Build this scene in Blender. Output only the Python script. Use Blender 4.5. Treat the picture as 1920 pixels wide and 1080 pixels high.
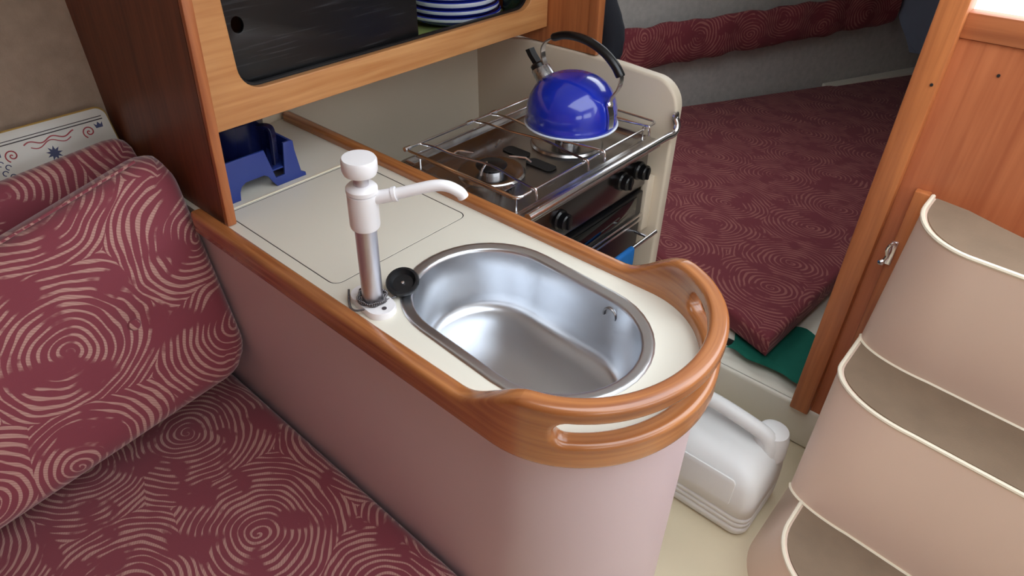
import bpy, bmesh, math, random
from mathutils import Vector, Matrix
random.seed(4)
PI = math.pi
for o in list(bpy.data.objects): bpy.data.objects.remove(o)
S = bpy.context.scene
COL = S.collection
H = 0.80                      # worktop height above the cabin sole; geometry below is written relative to the worktop

# ---------------------------------------------------------------- camera
cd = bpy.data.cameras.new('camera'); cam = bpy.data.objects.new('camera', cd); COL.objects.link(cam)
cd.sensor_width = 36.0; cd.lens = 36.0 * 1236.588 / 1920.0; cd.clip_start = 0.02; cd.clip_end = 60
right = Vector((0.74852826, 0.66307155, 0.00644699)); down = Vector((0.39992796, -0.44367288, -0.80200499)); fwd = Vector((-0.52892634, 0.60290173, -0.59728254))
cam.matrix_world = Matrix(((right.x, -down.x, -fwd.x, 0.0), (right.y, -down.y, -fwd.y, 0.0), (right.z, -down.z, -fwd.z, 0.70 + H), (0, 0, 0, 1)))
S.camera = cam

# ---------------------------------------------------------------- sky, exposure
w = bpy.data.worlds.new('sky'); S.world = w; w.use_nodes = True
bg = w.node_tree.nodes['Background']; bg.inputs[0].default_value = (0.88, 0.94, 1.0, 1); bg.inputs[1].default_value = 2.6
S.view_settings.view_transform = 'Standard'; S.view_settings.look = 'None'; S.view_settings.gamma = 1
S.view_settings.use_curve_mapping = False
S.view_settings.exposure = 0.60

# ---------------------------------------------------------------- materials
def lin(r, g, b):
    f = lambda c: (c/255/12.92) if c <= 10 else ((c/255+0.055)/1.055)**2.4
    return (f(r), f(g), f(b), 1)
def new_mat(name):
    m = bpy.data.materials.new(name); m.use_nodes = True
    nt = m.node_tree; return m, nt, nt.nodes['Principled BSDF']
def setp(b, **k):
    for n, v in k.items():
        b.inputs[n.replace('_', ' ')].default_value = v
def plain(name, rgb, rough=0.5, metal=0.0, var=0.06, scale=12, bump=0.0, bscale=200, coat=0.0):
    m, nt, b = new_mat(name); N = nt.nodes; L = nt.links
    tc = N.new('ShaderNodeTexCoord'); no = N.new('ShaderNodeTexNoise'); no.inputs['Scale'].default_value = scale; no.inputs['Detail'].default_value = 5
    L.new(tc.outputs['Object'], no.inputs['Vector'])
    mx = N.new('ShaderNodeMix'); mx.data_type = 'RGBA'; c = lin(*rgb)
    mx.inputs['A'].default_value = tuple(max(0, x*(1-var)) for x in c[:3])+(1,); mx.inputs['B'].default_value = tuple(min(1, x*(1+var)) for x in c[:3])+(1,)
    L.new(no.outputs['Fac'], mx.inputs['Factor']); L.new(mx.outputs['Result'], b.inputs['Base Color'])
    setp(b, Roughness=rough, Metallic=metal)
    b.inputs['Coat Weight'].default_value = coat
    if bump:
        n2 = N.new('ShaderNodeTexNoise'); n2.inputs['Scale'].default_value = bscale; L.new(tc.outputs['Object'], n2.inputs['Vector'])
        bp = N.new('ShaderNodeBump'); bp.inputs['Strength'].default_value = bump; bp.inputs['Distance'].default_value = 0.002
        L.new(n2.outputs['Fac'], bp.inputs['Height']); L.new(bp.outputs['Normal'], b.inputs['Normal'])
    return m
def wood(name, light, dark, axis, rough=0.35, coat=0.3, uv=False, fine=90):
    m, nt, b = new_mat(name); N = nt.nodes; L = nt.links
    tc = N.new('ShaderNodeTexCoord'); mp = N.new('ShaderNodeMapping')
    L.new(tc.outputs['UV' if uv else 'Object'], mp.inputs['Vector'])
    sc = [fine]*3; sc[axis] = fine*0.045; mp.inputs['Scale'].default_value = sc
    n1 = N.new('ShaderNodeTexNoise'); n1.inputs['Scale'].default_value = 1.0; n1.inputs['Detail'].default_value = 6; n1.inputs['Distortion'].default_value = 0.4
    L.new(mp.outputs[0], n1.inputs['Vector'])
    mp2 = N.new('ShaderNodeMapping'); sc2 = [11]*3; sc2[axis] = 1.6; mp2.inputs['Scale'].default_value = sc2
    L.new(tc.outputs['UV' if uv else 'Object'], mp2.inputs['Vector'])
    n2 = N.new('ShaderNodeTexNoise'); n2.inputs['Scale'].default_value = 1.0; n2.inputs['Detail'].default_value = 3; n2.inputs['Distortion'].default_value = 1.2
    L.new(mp2.outputs[0], n2.inputs['Vector'])
    ad = N.new('ShaderNodeMath'); ad.operation = 'MULTIPLY_ADD'; ad.inputs[1].default_value = 0.55; L.new(n1.outputs['Fac'], ad.inputs[0])
    ml = N.new('ShaderNodeMath'); ml.operation = 'MULTIPLY'; ml.inputs[1].default_value = 0.45; L.new(n2.outputs['Fac'], ml.inputs[0]); L.new(ml.outputs[0], ad.inputs[2])
    cr = N.new('ShaderNodeValToRGB'); cr.color_ramp.elements[0].position = 0.34; cr.color_ramp.elements[0].color = lin(*dark)
    cr.color_ramp.elements[1].position = 0.66; cr.color_ramp.elements[1].color = lin(*light)
    L.new(ad.outputs[0], cr.inputs[0]); L.new(cr.outputs[0], b.inputs['Base Color'])
    bp = N.new('ShaderNodeBump'); bp.inputs['Strength'].default_value = 0.12; bp.inputs['Distance'].default_value = 0.001
    L.new(n1.outputs['Fac'], bp.inputs['Height']); L.new(bp.outputs['Normal'], b.inputs['Normal'])
    setp(b, Roughness=rough); b.inputs['Coat Weight'].default_value = coat; b.inputs['Coat Roughness'].default_value = 0.22
    return m
def fabric(name, base, stroke, scale=3.1, rings=7.2, amount=0.9, rnd=0.55, sheen=0.4):
    m, nt, b = new_mat(name); N = nt.nodes; L = nt.links
    def math_(op, a, c=None, d=None):
        n = N.new('ShaderNodeMath'); n.operation = op
        for i, v in enumerate((a, c, d)):
            if v is None: continue
            if isinstance(v, (int, float)): n.inputs[i].default_value = v
            else: L.new(v, n.inputs[i])
        return n.outputs[0]
    tc = N.new('ShaderNodeTexCoord'); mp = N.new('ShaderNodeMapping'); mp.inputs['Scale'].default_value = (scale, scale*1.22, scale); L.new(tc.outputs['UV'], mp.inputs['Vector'])
    wob = N.new('ShaderNodeTexNoise'); wob.inputs['Scale'].default_value = 1.7; wob.inputs['Detail'].default_value = 2; L.new(mp.outputs[0], wob.inputs['Vector'])
    vm = N.new('ShaderNodeVectorMath'); vm.operation = 'MULTIPLY_ADD'; L.new(wob.outputs['Color'], vm.inputs[0]); vm.inputs[1].default_value = (0.20, 0.20, 0); L.new(mp.outputs[0], vm.inputs[2])
    vo = N.new('ShaderNodeTexVoronoi'); vo.voronoi_dimensions = '2D'; vo.inputs['Scale'].default_value = 1.0; vo.inputs['Randomness'].default_value = rnd; L.new(vm.outputs[0], vo.inputs['Vector'])
    sb = N.new('ShaderNodeVectorMath'); sb.operation = 'SUBTRACT'; L.new(vm.outputs[0], sb.inputs[0]); L.new(vo.outputs['Position'], sb.inputs[1])
    sx = N.new('ShaderNodeSeparateXYZ'); L.new(sb.outputs[0], sx.inputs[0])
    ang = math_('DIVIDE', math_('ARCTAN2', sx.outputs[1], sx.outputs[0]), 2*PI)
    ph = math_('MULTIPLY_ADD', vo.outputs['Distance'], rings*2, ang)
    n2 = N.new('ShaderNodeTexNoise'); n2.inputs['Scale'].default_value = 5.0; n2.inputs['Detail'].default_value = 1; L.new(mp.outputs[0], n2.inputs['Vector'])
    fr = math_('FRACT', ph)
    tri = math_('ABSOLUTE', math_('SUBTRACT', fr, 0.5))                 # 0 at stroke centre
    wid = math_('MULTIPLY_ADD', n2.outputs['Fac'], 0.52, -0.075)         # varying stroke width
    line = N.new('ShaderNodeMapRange'); line.interpolation_type = 'SMOOTHSTEP'
    L.new(math_('SUBTRACT', wid, tri), line.inputs[0]); line.inputs[1].default_value = -0.02; line.inputs[2].default_value = 0.05
    n3 = N.new('ShaderNodeTexNoise'); n3.inputs['Scale'].default_value = 3.3; n3.inputs['Detail'].default_value = 3; L.new(vm.outputs[0], n3.inputs['Vector'])
    brk = N.new('ShaderNodeMapRange'); brk.interpolation_type = 'SMOOTHSTEP'; L.new(n3.outputs['Fac'], brk.inputs[0]); brk.inputs[1].default_value = 0.40; brk.inputs[2].default_value = 0.47
    # fine ribbing across the strokes
    wv = N.new('ShaderNodeTexWave'); wv.inputs['Scale'].default_value = 26; wv.inputs['Distortion'].default_value = 1.0; wv.bands_direction = 'DIAGONAL'; L.new(mp.outputs[0], wv.inputs['Vector'])
    rib = math_('MULTIPLY_ADD', wv.outputs['Fac'], 0.35, 0.65)
    fac = math_('MULTIPLY', math_('MULTIPLY', line.outputs[0], brk.outputs[0]), math_('MULTIPLY', rib, amount))
    mx = N.new('ShaderNodeMix'); mx.data_type = 'RGBA'; mx.inputs['A'].default_value = lin(*base); mx.inputs['B'].default_value = lin(*stroke)
    L.new(fac, mx.inputs['Factor']); L.new(mx.outputs['Result'], b.inputs['Base Color'])
    n4 = N.new('ShaderNodeTexNoise'); n4.inputs['Scale'].default_value = 420; L.new(tc.outputs['UV'], n4.inputs['Vector'])
    bp = N.new('ShaderNodeBump'); bp.inputs['Strength'].default_value = 0.25; bp.inputs['Distance'].default_value = 0.001; L.new(n4.outputs['Fac'], bp.inputs['Height']); L.new(bp.outputs['Normal'], b.inputs['Normal'])
    setp(b, Roughness=0.85); b.inputs['Sheen Weight'].default_value = sheen
    return m
def steel(name, rgb=(190, 192, 196), rough=0.28, axis=2, br=0.08):
    m, nt, b = new_mat(name); N = nt.nodes; L = nt.links
    tc = N.new('ShaderNodeTexCoord'); mp = N.new('ShaderNodeMapping'); sc = [160]*3; sc[axis] = 6; mp.inputs['Scale'].default_value = sc; L.new(tc.outputs['Object'], mp.inputs['Vector'])
    no = N.new('ShaderNodeTexNoise'); no.inputs['Scale'].default_value = 1; no.inputs['Detail'].default_value = 4; L.new(mp.outputs[0], no.inputs['Vector'])
    mr = N.new('ShaderNodeMapRange'); mr.inputs[3].default_value = rough-br; mr.inputs[4].default_value = rough+br; L.new(no.outputs['Fac'], mr.inputs[0]); L.new(mr.outputs[0], b.inputs['Roughness'])
    bp = N.new('ShaderNodeBump'); bp.inputs['Strength'].default_value = 0.02; bp.inputs['Distance'].default_value = 0.0003; L.new(no.outputs['Fac'], bp.inputs['Height']); L.new(bp.outputs['Normal'], b.inputs['Normal'])
    setp(b, Metallic=1.0); b.inputs['Base Color'].default_value = lin(*rgb)
    return m
def carpet(name, a, c, scale=60):
    m = plain(name, a, 0.95, 0, 0.22, scale, 0.6, 260); return m

TEAK = ((196, 120, 66), (138, 70, 36))
M = {}
M['rail'] = wood('teak_rail', (200, 132, 76), (142, 80, 44), 0, 0.26, 0.8, uv=True)
M['teak_y'] = wood('teak_frame', (212, 156, 100), (184, 122, 70), 1, 0.4, 0.2)
M['teak_z'] = wood('teak_upright', (198, 122, 70), (156, 86, 48), 2, 0.4, 0.2)
M['teak_x'] = wood('teak_board', (196, 122, 76), (158, 90, 54), 0, 0.4, 0.2)
M['veneer'] = wood('teak_veneer', (198, 120, 76), (168, 92, 56), 2, 0.45, 0.1, fine=70)
M['teak_shaded'] = wood('shaded_veneer', (128, 70, 46), (96, 48, 32), 2, 0.5, 0.1)  # side panel's shade put into the colour, darker than the other teak
M['cream'] = plain('cream_gelcoat', (226, 220, 205), 0.32, 0, 0.02, 5)
M['laminate'] = plain('worktop_laminate', (232, 228, 214), 0.38, 0, 0.02, 6)
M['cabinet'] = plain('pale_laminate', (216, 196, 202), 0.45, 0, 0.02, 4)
M['liner'] = plain('cream_liner', (224, 210, 188), 0.45, 0, 0.03, 5)
M['moulding'] = plain('beige_moulding', (238, 213, 195), 0.42, 0, 0.03, 5)
M['bead'] = plain('cream_edge', (238, 228, 206), 0.4, 0, 0.02, 9)
M['tread'] = plain('worn_tread_pad', (128, 108, 88), 0.75, 0, 0.22, 14, 0.3, 300)
M['floor'] = plain('cream_sole', (214, 200, 170), 0.45, 0, 0.08, 6)
M['tan'] = carpet('tan_headlining', (172, 152, 134), None, 30)
M['grey'] = carpet('grey_headlining', (176, 173, 168), None, 40)
M['white'] = plain('ceiling_white', (225, 222, 214), 0.6, 0, 0.02)
M['fab'] = fabric('maroon_swirl_fabric', (140, 62, 76), (210, 168, 156), 3.3, 9.6)
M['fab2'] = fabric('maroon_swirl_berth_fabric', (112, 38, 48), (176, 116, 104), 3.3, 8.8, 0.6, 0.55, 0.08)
M['steel'] = steel('brushed_steel')
M['bowl'] = steel('sink_steel', (212, 215, 220), 0.30, 2, 0.025)
M['hob'] = steel('hob_steel', (186, 184, 182), 0.24, 1)
M['fascia'] = steel('dark_fascia_steel', (112, 108, 110), 0.2, 1, 0.04)
M['chrome'] = steel('chrome', (232, 232, 235), 0.18, 0, 0.04)
M['alu'] = steel('grey_aluminium', (212, 210, 216), 0.42, 2, 0.03)
M['plastic'] = plain('white_plastic', (240, 238, 240), 0.3, 0, 0.01)
M['rubber'] = plain('black_rubber', (24, 25, 28), 0.4, 0, 0.1)
M['black'] = plain('black_enamel', (18, 18, 20), 0.3, 0, 0.1)
M['knob'] = plain('black_knob', (14, 14, 16), 0.25, 0, 0.05)
M['dglass'] = plain('oven_glass', (10, 12, 14), 0.06, 0, 0.05)
M['blue'] = plain('blue_enamel', (28, 48, 176), 0.16, 0, 0.04, 6, coat=0.6)
M['navy'] = plain('navy_plastic', (14, 20, 58), 0.25, 0, 0.05)
M['rack'] = plain('blue_plastic', (38, 58, 132), 0.32, 0, 0.05)
M['cyan'] = plain('bright_blue_cloth', (52, 146, 224), 0.7, 0, 0.05)
M['green'] = plain('green_cloth', (34, 132, 112), 0.85, 0, 0.12, 20, 0.4, 90)
M['mat'] = plain('green_mat', (150, 168, 96), 0.8, 0, 0.08)
M['cbowl'] = plain('blue_glaze', (34, 46, 148), 0.15, 0, 0.05)
M['cwhite'] = plain('white_glaze', (220, 228, 240), 0.2, 0, 0.02)
M['dark'] = plain('dark_gap', (30, 26, 24), 0.9, 0, 0.1)  # near black standing in for shade in gaps; also colours screws and slots
M['tinw'] = plain('tin_white', (226, 226, 218), 0.35, 0, 0.03)
M['tiny'] = plain('tin_gold', (196, 164, 92), 0.35, 0.3, 0.05)
M['ink_r'] = plain('ink_red', (186, 84, 92), 0.5, 0, 0.05)
M['ink_b'] = plain('ink_blue', (58, 66, 110), 0.5, 0, 0.05)
M['ink_k'] = plain('ink_dark', (60, 52, 56), 0.5, 0, 0.05)
M['denim'] = plain('navy_cloth', (18, 21, 32), 0.85, 0, 0.2, 20, 0.3, 200)
M['bluegrey'] = plain('blue_grey_cloth', (104, 112, 130), 0.9, 0, 0.12, 10)
def board_mat():
    m = plain('black_scratched_board', (20, 20, 22), 0.32, 0, 0.1)
    nt = m.node_tree; N = nt.nodes; L = nt.links; b = N['Principled BSDF']
    tc = N.new('ShaderNodeTexCoord'); mp = N.new('ShaderNodeMapping'); mp.inputs['Rotation'].default_value = (0.5, 0, 0); mp.inputs['Scale'].default_value = (30, 8, 190); L.new(tc.outputs['Object'], mp.inputs['Vector'])
    no = N.new('ShaderNodeTexNoise'); no.inputs['Scale'].default_value = 1; no.inputs['Detail'].default_value = 3; L.new(mp.outputs[0], no.inputs['Vector'])
    cr = N.new('ShaderNodeValToRGB'); cr.color_ramp.elements[0].position = 0.60; cr.color_ramp.elements[0].color = lin(18, 18, 20); cr.color_ramp.elements[1].position = 0.80; cr.color_ramp.elements[1].color = lin(62, 62, 66)
    L.new(no.outputs['Fac'], cr.inputs[0]); L.new(cr.outputs[0], b.inputs['Base Color']); return m
M['board'] = board_mat()
def translucent_jug():
    m = plain('milky_polyethylene', (226, 226, 224), 0.4, 0, 0.02)
    b = m.node_tree.nodes['Principled BSDF']; b.inputs['Subsurface Weight'].default_value = 0.25; b.inputs['Subsurface Radius'].default_value = (0.03, 0.03, 0.03); return m
M['jug'] = translucent_jug()
def glass_mat():
    m, nt, b = new_mat('bottle_glass'); setp(b, Roughness=0.05); b.inputs['Transmission Weight'].default_value = 0.8; b.inputs['Base Color'].default_value = lin(70, 90, 70); return m
M['glass'] = glass_mat()

# ---------------------------------------------------------------- helpers
ORG = {}
def org(o): return ORG.get(o.name, Vector((0, 0, 0)))
def thing(name, loc, label, cat, group=None, kind=None):
    o = bpy.data.objects.new(name, None); COL.objects.link(o); o.empty_display_size = 0.05
    o.location = Vector(loc); ORG[o.name] = Vector(loc); tag(o, label, cat, group, kind); return o
def tag(o, label=None, cat=None, group=None, kind=None):
    if label: o['label'] = label
    if cat: o['category'] = cat
    if group: o['group'] = group
    if kind: o['kind'] = kind
    return o
def box_uv(bm, scale=1.0):
    uvl = bm.loops.layers.uv.verify()
    for f in bm.faces:
        n = f.normal; a = max(range(3), key=lambda i: abs(n[i]))
        for lp in f.loops:
            c = lp.vert.co
            lp[uvl].uv = ((c.y, c.z), (c.x, c.z), (c.x, c.y))[a]
def obj(name, bm, mat, parent=None, smooth=True, uv=True, angle=40, kind=None):
    bm.normal_update()
    bmesh.ops.recalc_face_normals(bm, faces=bm.faces[:]) if bm.faces else None
    bm.normal_update()
    if uv: box_uv(bm)
    if parent is not None: og = org(parent)
    else:
        xs = [v.co for v in bm.verts]
        og = Vector(((min(v.x for v in xs)+max(v.x for v in xs))/2, (min(v.y for v in xs)+max(v.y for v in xs))/2, min(v.z for v in xs)))
    for v in bm.verts: v.co -= og
    me = bpy.data.meshes.new(name); bm.to_mesh(me); bm.free()
    me.materials.append(M[mat] if isinstance(mat, str) else mat)
    if smooth:
        for p in me.polygons: p.use_smooth = True
        me.set_sharp_from_angle(angle=math.radians(angle))
    o = bpy.data.objects.new(name, me); COL.objects.link(o); ORG[o.name] = og
    if parent is not None: o.parent = parent
    else: o.location = og
    if kind: o['kind'] = kind
    return o
def B(): return bmesh.new()
def box(bm, x0, x1, y0, y1, z0, z1, bev=0.0, seg=2):
    vs = [bm.verts.new(p) for p in ((x0,y0,z0),(x1,y0,z0),(x1,y1,z0),(x0,y1,z0),(x0,y0,z1),(x1,y0,z1),(x1,y1,z1),(x0,y1,z1))]
    fs = [bm.faces.new([vs[i] for i in q]) for q in ((3,2,1,0),(4,5,6,7),(0,1,5,4),(1,2,6,5),(2,3,7,6),(3,0,4,7))]
    if bev > 0:
        es = list({e for f in fs for e in f.edges}); bmesh.ops.bevel(bm, geom=es, offset=bev, segments=seg, profile=0.5, affect='EDGES')
    return bm
def loft(bm, rings, cap0=True, cap1=True, closed=True):
    vr = [[bm.verts.new(p) for p in r] for r in rings]; n = len(rings[0])
    for a, b in zip(vr, vr[1:]):
        for i in range(n if closed else n-1):
            j = (i+1) % n; bm.faces.new((a[i], a[j], b[j], b[i]))
    if cap0: bm.faces.new(vr[0][::-1])
    if cap1: bm.faces.new(vr[-1])
    return vr
def tube(bm, pts, r, n=8, caps=True, closed=False):
    pts = [Vector(p) for p in pts]; rr = r if isinstance(r, (list, tuple)) else [r]*len(pts)
    up = None; rings = []
    for i, p in enumerate(pts):
        if closed: t = pts[(i+1) % len(pts)]-pts[i-1]
        else: t = (pts[min(i+1, len(pts)-1)]-pts[max(i-1, 0)])
        t.normalize()
        if up is None:
            up = t.orthogonal().normalized()
        else:
            up = (up - t*up.dot(t)); up = up.normalized() if up.length > 1e-6 else t.orthogonal().normalized()
        bi = t.cross(up)
        rings.append([p + (up*math.cos(2*PI*k/n) + bi*math.sin(2*PI*k/n))*rr[i] for k in range(n)])
    if closed: rings.append(rings[0]); loft(bm, rings, False, False); bmesh.ops.remove_doubles(bm, verts=bm.verts[:], dist=1e-6)
    else: loft(bm, rings, caps, caps)
    return bm
def strap(bm, pts, wdir, wid, th):
    pts = [Vector(p) for p in pts]; wd = Vector(wdir).normalized(); rings = []
    for i, p in enumerate(pts):
        t = (pts[min(i+1, len(pts)-1)]-pts[max(i-1, 0)]).normalized(); n = t.cross(wd).normalized()
        rings.append([p+wd*wid/2+n*th/2, p-wd*wid/2+n*th/2, p-wd*wid/2-n*th/2, p+wd*wid/2-n*th/2])
    loft(bm, rings); return bm
def lathe(bm, prof, c=(0,0,0), axis=(0,0,1), n=32):
    ax = Vector(axis).normalized(); u = ax.orthogonal().normalized(); v = ax.cross(u); c = Vector(c); rings = []
    first = last = None
    for r, z in prof:
        rings.append([c + ax*z + (u*math.cos(2*PI*k/n)+v*math.sin(2*PI*k/n))*max(r, 1e-5) for k in range(n)])
    loft(bm, rings, prof[0][0] > 1e-4, prof[-1][0] > 1e-4)
    bmesh.ops.remove_doubles(bm, verts=bm.verts[:], dist=2e-5); return bm
def spline(pts, n=8, closed=False):
    P = [Vector(p) for p in pts]; out = []; m = len(P)
    for i in range(m if closed else m-1):
        p0 = P[i-1] if (closed or i > 0) else P[i]; p1 = P[i]; p2 = P[(i+1) % m]; p3 = P[(i+2) % m] if (closed or i+2 < m) else P[(i+1) % m]
        for k in range(n):
            t = k/n; out.append(0.5*((2*p1)+(p2-p0)*t+(2*p0-5*p1+4*p2-p3)*t*t+(3*p1-p0-3*p2+p3)*t**3))
    if not closed: out.append(P[-1])
    return out
def rrect(x0, x1, y0, y1, r, n=6):
    out = []
    for cx, cy, a in ((x1-r, y1-r, 0), (x0+r, y1-r, 90), (x0+r, y0+r, 180), (x1-r, y0+r, 270)):
        for k in range(n+1):
            t = math.radians(a+90*k/n); out.append((cx+r*math.cos(t), cy+r*math.sin(t)))
    return out
def stadium(cx, cy, hl, hw, n=20):
    out = []
    for k in range(n+1): t = -PI/2+PI*k/n; out.append((cx+hl-hw+hw*math.cos(t), cy+hw*math.sin(t)))
    for k in range(n+1): t = PI/2+PI*k/n; out.append((cx-hl+hw+hw*math.cos(t), cy+hw*math.sin(t)))
    return out
def flat(loops, half, bev=0.0, res=2):
    """closed 2D outlines (first outer, rest holes) as a solid plate, thickness 2*half about local z, rounded edges; returns a bmesh in (x, y, thickness)"""
    cu = bpy.data.curves.new('tmp', 'CURVE'); cu.dimensions = '2D'; cu.fill_mode = 'BOTH'
    cu.extrude = half-bev; cu.bevel_depth = bev; cu.bevel_resolution = res; cu.offset = -bev
    for lp in loops:
        sp = cu.splines.new('POLY'); sp.points.add(len(lp)-1); sp.use_cyclic_u = True
        for p, q in zip(sp.points, lp): p.co = (q[0], q[1], 0, 1)
    ob = bpy.data.objects.new('tmp', cu); COL.objects.link(ob)
    dg = bpy.context.evaluated_depsgraph_get(); me = bpy.data.meshes.new_from_object(ob.evaluated_get(dg))
    bm = bmesh.new(); bm.from_mesh(me); bpy.data.meshes.remove(me); bpy.data.objects.remove(ob); bpy.data.curves.remove(cu)
    bmesh.ops.remove_doubles(bm, verts=bm.verts[:], dist=1e-5)
    return bm
def remap(bm, fn):
    for v in bm.verts: v.co = Vector(fn(v.co.x, v.co.y, v.co.z))
    return bm
def struct(o, label=None, cat=None): o['kind'] = 'structure'; return tag(o, label, cat)
def sstep(a, b, x):
    t = max(0, min(1, (x-a)/(b-a))); return t*t*(3-2*t)

# ---------------------------------------------------------------- cabin shell
FZ = -0.80
struct(obj('floor', box(B(), -1.75, 1.35, -1.3, 1.7, FZ-0.05, FZ), 'floor', smooth=False), 'cream moulded cabin sole', 'floor')
# hull side behind the settee and galley, leaning outward
bm = B(); loft(bm, [[(-1.62, y, -0.85), (-1.66, y, 0.0), (-1.76, y, 0.4), (-1.80, y, 1.1), (-1.86, y, 1.1), (-1.82, y, 0.4), (-1.72, y, 0.0), (-1.68, y, -0.85)] for y in (-1.3, 0.57)])
struct(obj('wall_left', bm, 'tan', angle=20), 'tan carpeted hull side above the settee', 'wall')
bm = flat([[(-1.3, -0.85), (1.56, -0.85), (1.56, 1.1), (-1.3, 1.1)], rrect(-0.75, 0.10, 0.35, 0.80, 0.10), rrect(0.28, 1.15, 0.35, 0.80, 0.10)], 0.03); remap(bm, lambda x, y, z: (1.33+z, x, y))  # out-of-view window openings added to brighten the step risers
struct(obj('wall_right', bm, 'cream', smooth=False), 'cream cabin side opposite the galley with two windows added for light', 'wall')
for k, (a, b_) in enumerate(((-0.75, 0.10), (0.28, 1.15))):
    bm = flat([rrect(a-0.012, b_+0.012, 0.338, 0.812, 0.11), rrect(a+0.015, b_-0.015, 0.365, 0.785, 0.085)], 0.012, 0.003); remap(bm, lambda x, y, z: (1.295+z, x, y))
    struct(obj('window_%d' % (k+1), bm, 'alu'), ('frame of the added unseen window nearer the stern', 'frame of the added unseen window nearer the steps')[k], 'window')
struct(obj('wall_back', box(B(), -1.86, 1.36, -1.36, -1.3, -0.85, 1.1), 'teak_z', smooth=False), 'wooden bulkhead behind the viewer', 'wall')
bm = flat([[(0.50, 0.70), (1.56, 0.70), (1.56, 1.06), (0.50, 1.06)], rrect(0.57, 1.47, 0.76, 1.02, 0.08)], 0.02); remap(bm, lambda x, y, z: (-1.64+z, x, y))
struct(obj('wall_left_upper', bm, 'white', smooth=False), 'white cabin side above the crockery cupboard', 'wall')
bm = flat([rrect(0.560, 1.480, 0.75, 1.03, 0.085), rrect(0.585, 1.455, 0.775, 1.005, 0.07)], 0.010, 0.003); remap(bm, lambda x, y, z: (-1.608+z, x, y))
struct(obj('window_3', bm, 'alu'), 'long cabin window frame above the crockery cupboard', 'window')
# cream liner behind worktop and stove
bm = B(); loft(bm, [[(x, y, -0.8), (x-0.002, y, 0.2), (x-0.04, y, 0.2), (x-0.04, y, -0.8)] for x, y in ((-1.59, 0.497), (-1.588, 0.9), (-1.55, 1.2), (-1.465, 1.497), (-1.455, 1.53))])
struct(obj('trim_1', bm, 'liner', angle=50), 'cream moulded liner behind worktop and stove', 'wall liner')
# side of the sleeping berth
A2 = Vector((-1.66, 2.72)); B2 = Vector((-0.62, 4.70)); 
def hullpt(t, off=0.0):
    d = (B2-A2); n = Vector((d.y, -d.x)).normalized(); p = A2+d*t+n*off; return p
bm = B(); loft(bm, [[(hullpt(t, 0).x, hullpt(t, 0).y, -0.8), (hullpt(t, -0.03).x, hullpt(t, -0.03).y, -0.1), (hullpt(t, -0.05).x, hullpt(t, -0.05).y, 0.6), (hullpt(t, -0.1).x, hullpt(t, -0.1).y, 0.6), (hullpt(t, -0.1).x, hullpt(t, -0.1).y, -0.8)] for t in (-0.13, 1.0)])
struct(obj('wall_berth_side', bm, 'grey', angle=20), 'grey carpeted hull side along the berth', 'wall')
struct(obj('wall_berth_aft', box(B(), -1.80, -1.72, 1.54, 2.75, -0.8, 0.6), 'grey', smooth=False), 'grey carpeted hull side behind the galley partition', 'wall')
struct(obj('wall_berth_end', box(B(), -1.0, 0.95, 4.66, 4.72, -0.8, 0.6), 'bluegrey', smooth=False), 'blue grey end wall of the berth', 'wall')
struct(obj('wall_berth_right', box(B(), 0.9, 0.96, 1.54, 4.7, -0.8, 0.35), 'grey', smooth=False), 'grey side wall of the berth behind the steps', 'wall')
bm = flat([[(-1.85, 1.535), (-0.235, 1.535), (-0.235, 4.75), (-1.85, 4.75)], rrect(-1.35, -0.62, 1.95, 2.60, 0.06)], 0.025); remap(bm, lambda x, y, z: (x, y, z+0.635))  # unseen hatch opening added to let more light onto the berth
struct(obj('ceiling_berth', bm, 'white', smooth=False), 'low white ceiling over the berth with an opening added for light', 'ceiling')
struct(obj('ceiling_cockpit', box(B(), -0.235, 0.96, 1.535, 4.75, 0.33, 0.38), 'white', smooth=False), 'white cockpit floor above the berth foot', 'ceiling')
struct(obj('trim_5', box(B(), -0.250, -0.236, 1.54, 4.75, 0.33, 0.66), 'white', smooth=False), 'white riser beside the cockpit floor', 'trim')
# coachroof with the companionway hatch opening over the steps
for i, (a, b_, c, d) in enumerate(((-1.86, -0.45, -1.36, 1.56), (-0.45, 1.36, -1.36, 0.15), (0.95, 1.36, 0.15, 1.56))):
    struct(obj('ceiling' if i == 0 else 'ceiling_side', box(B(), a, b_, c, d, 1.05, 1.10), 'white', smooth=False), ('white cabin ceiling over galley and settee', 'white cabin ceiling behind the viewer', 'white cabin ceiling beside the hatch')[i], 'ceiling')
struct(obj('wall_berth_head', box(B(), -1.8, -0.23, 1.515, 1.56, 0.66, 1.10), 'white', smooth=False), 'white panel above the berth doorway', 'wall')
# raised berth platform with a lip
bm = flat([rrect(-1.6, 0.85, 1.495, 4.6, 0.01)], 0.0725, 0.012); remap(bm, lambda x, y, z: (x, y, z-0.7275))
struct(obj('floor_berth', bm, 'cream'), 'cream moulded berth platform with rounded front lip', 'berth platform')
struct(obj('trim_2', box(B(), -0.80, 0.85, 1.59, 1.60, -0.66, -0.632, 0.003), 'dark'), 'dark strip painted as shade behind the platform lip', 'gap')  # solid dark strip standing in for shade in the gap
struct(obj('trim_3', box(B(), -1.6, 0.85, 1.6, 4.5, -0.65, -0.632), 'cream', smooth=False), 'pale locker board under the berth cushion', 'locker board')

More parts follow.
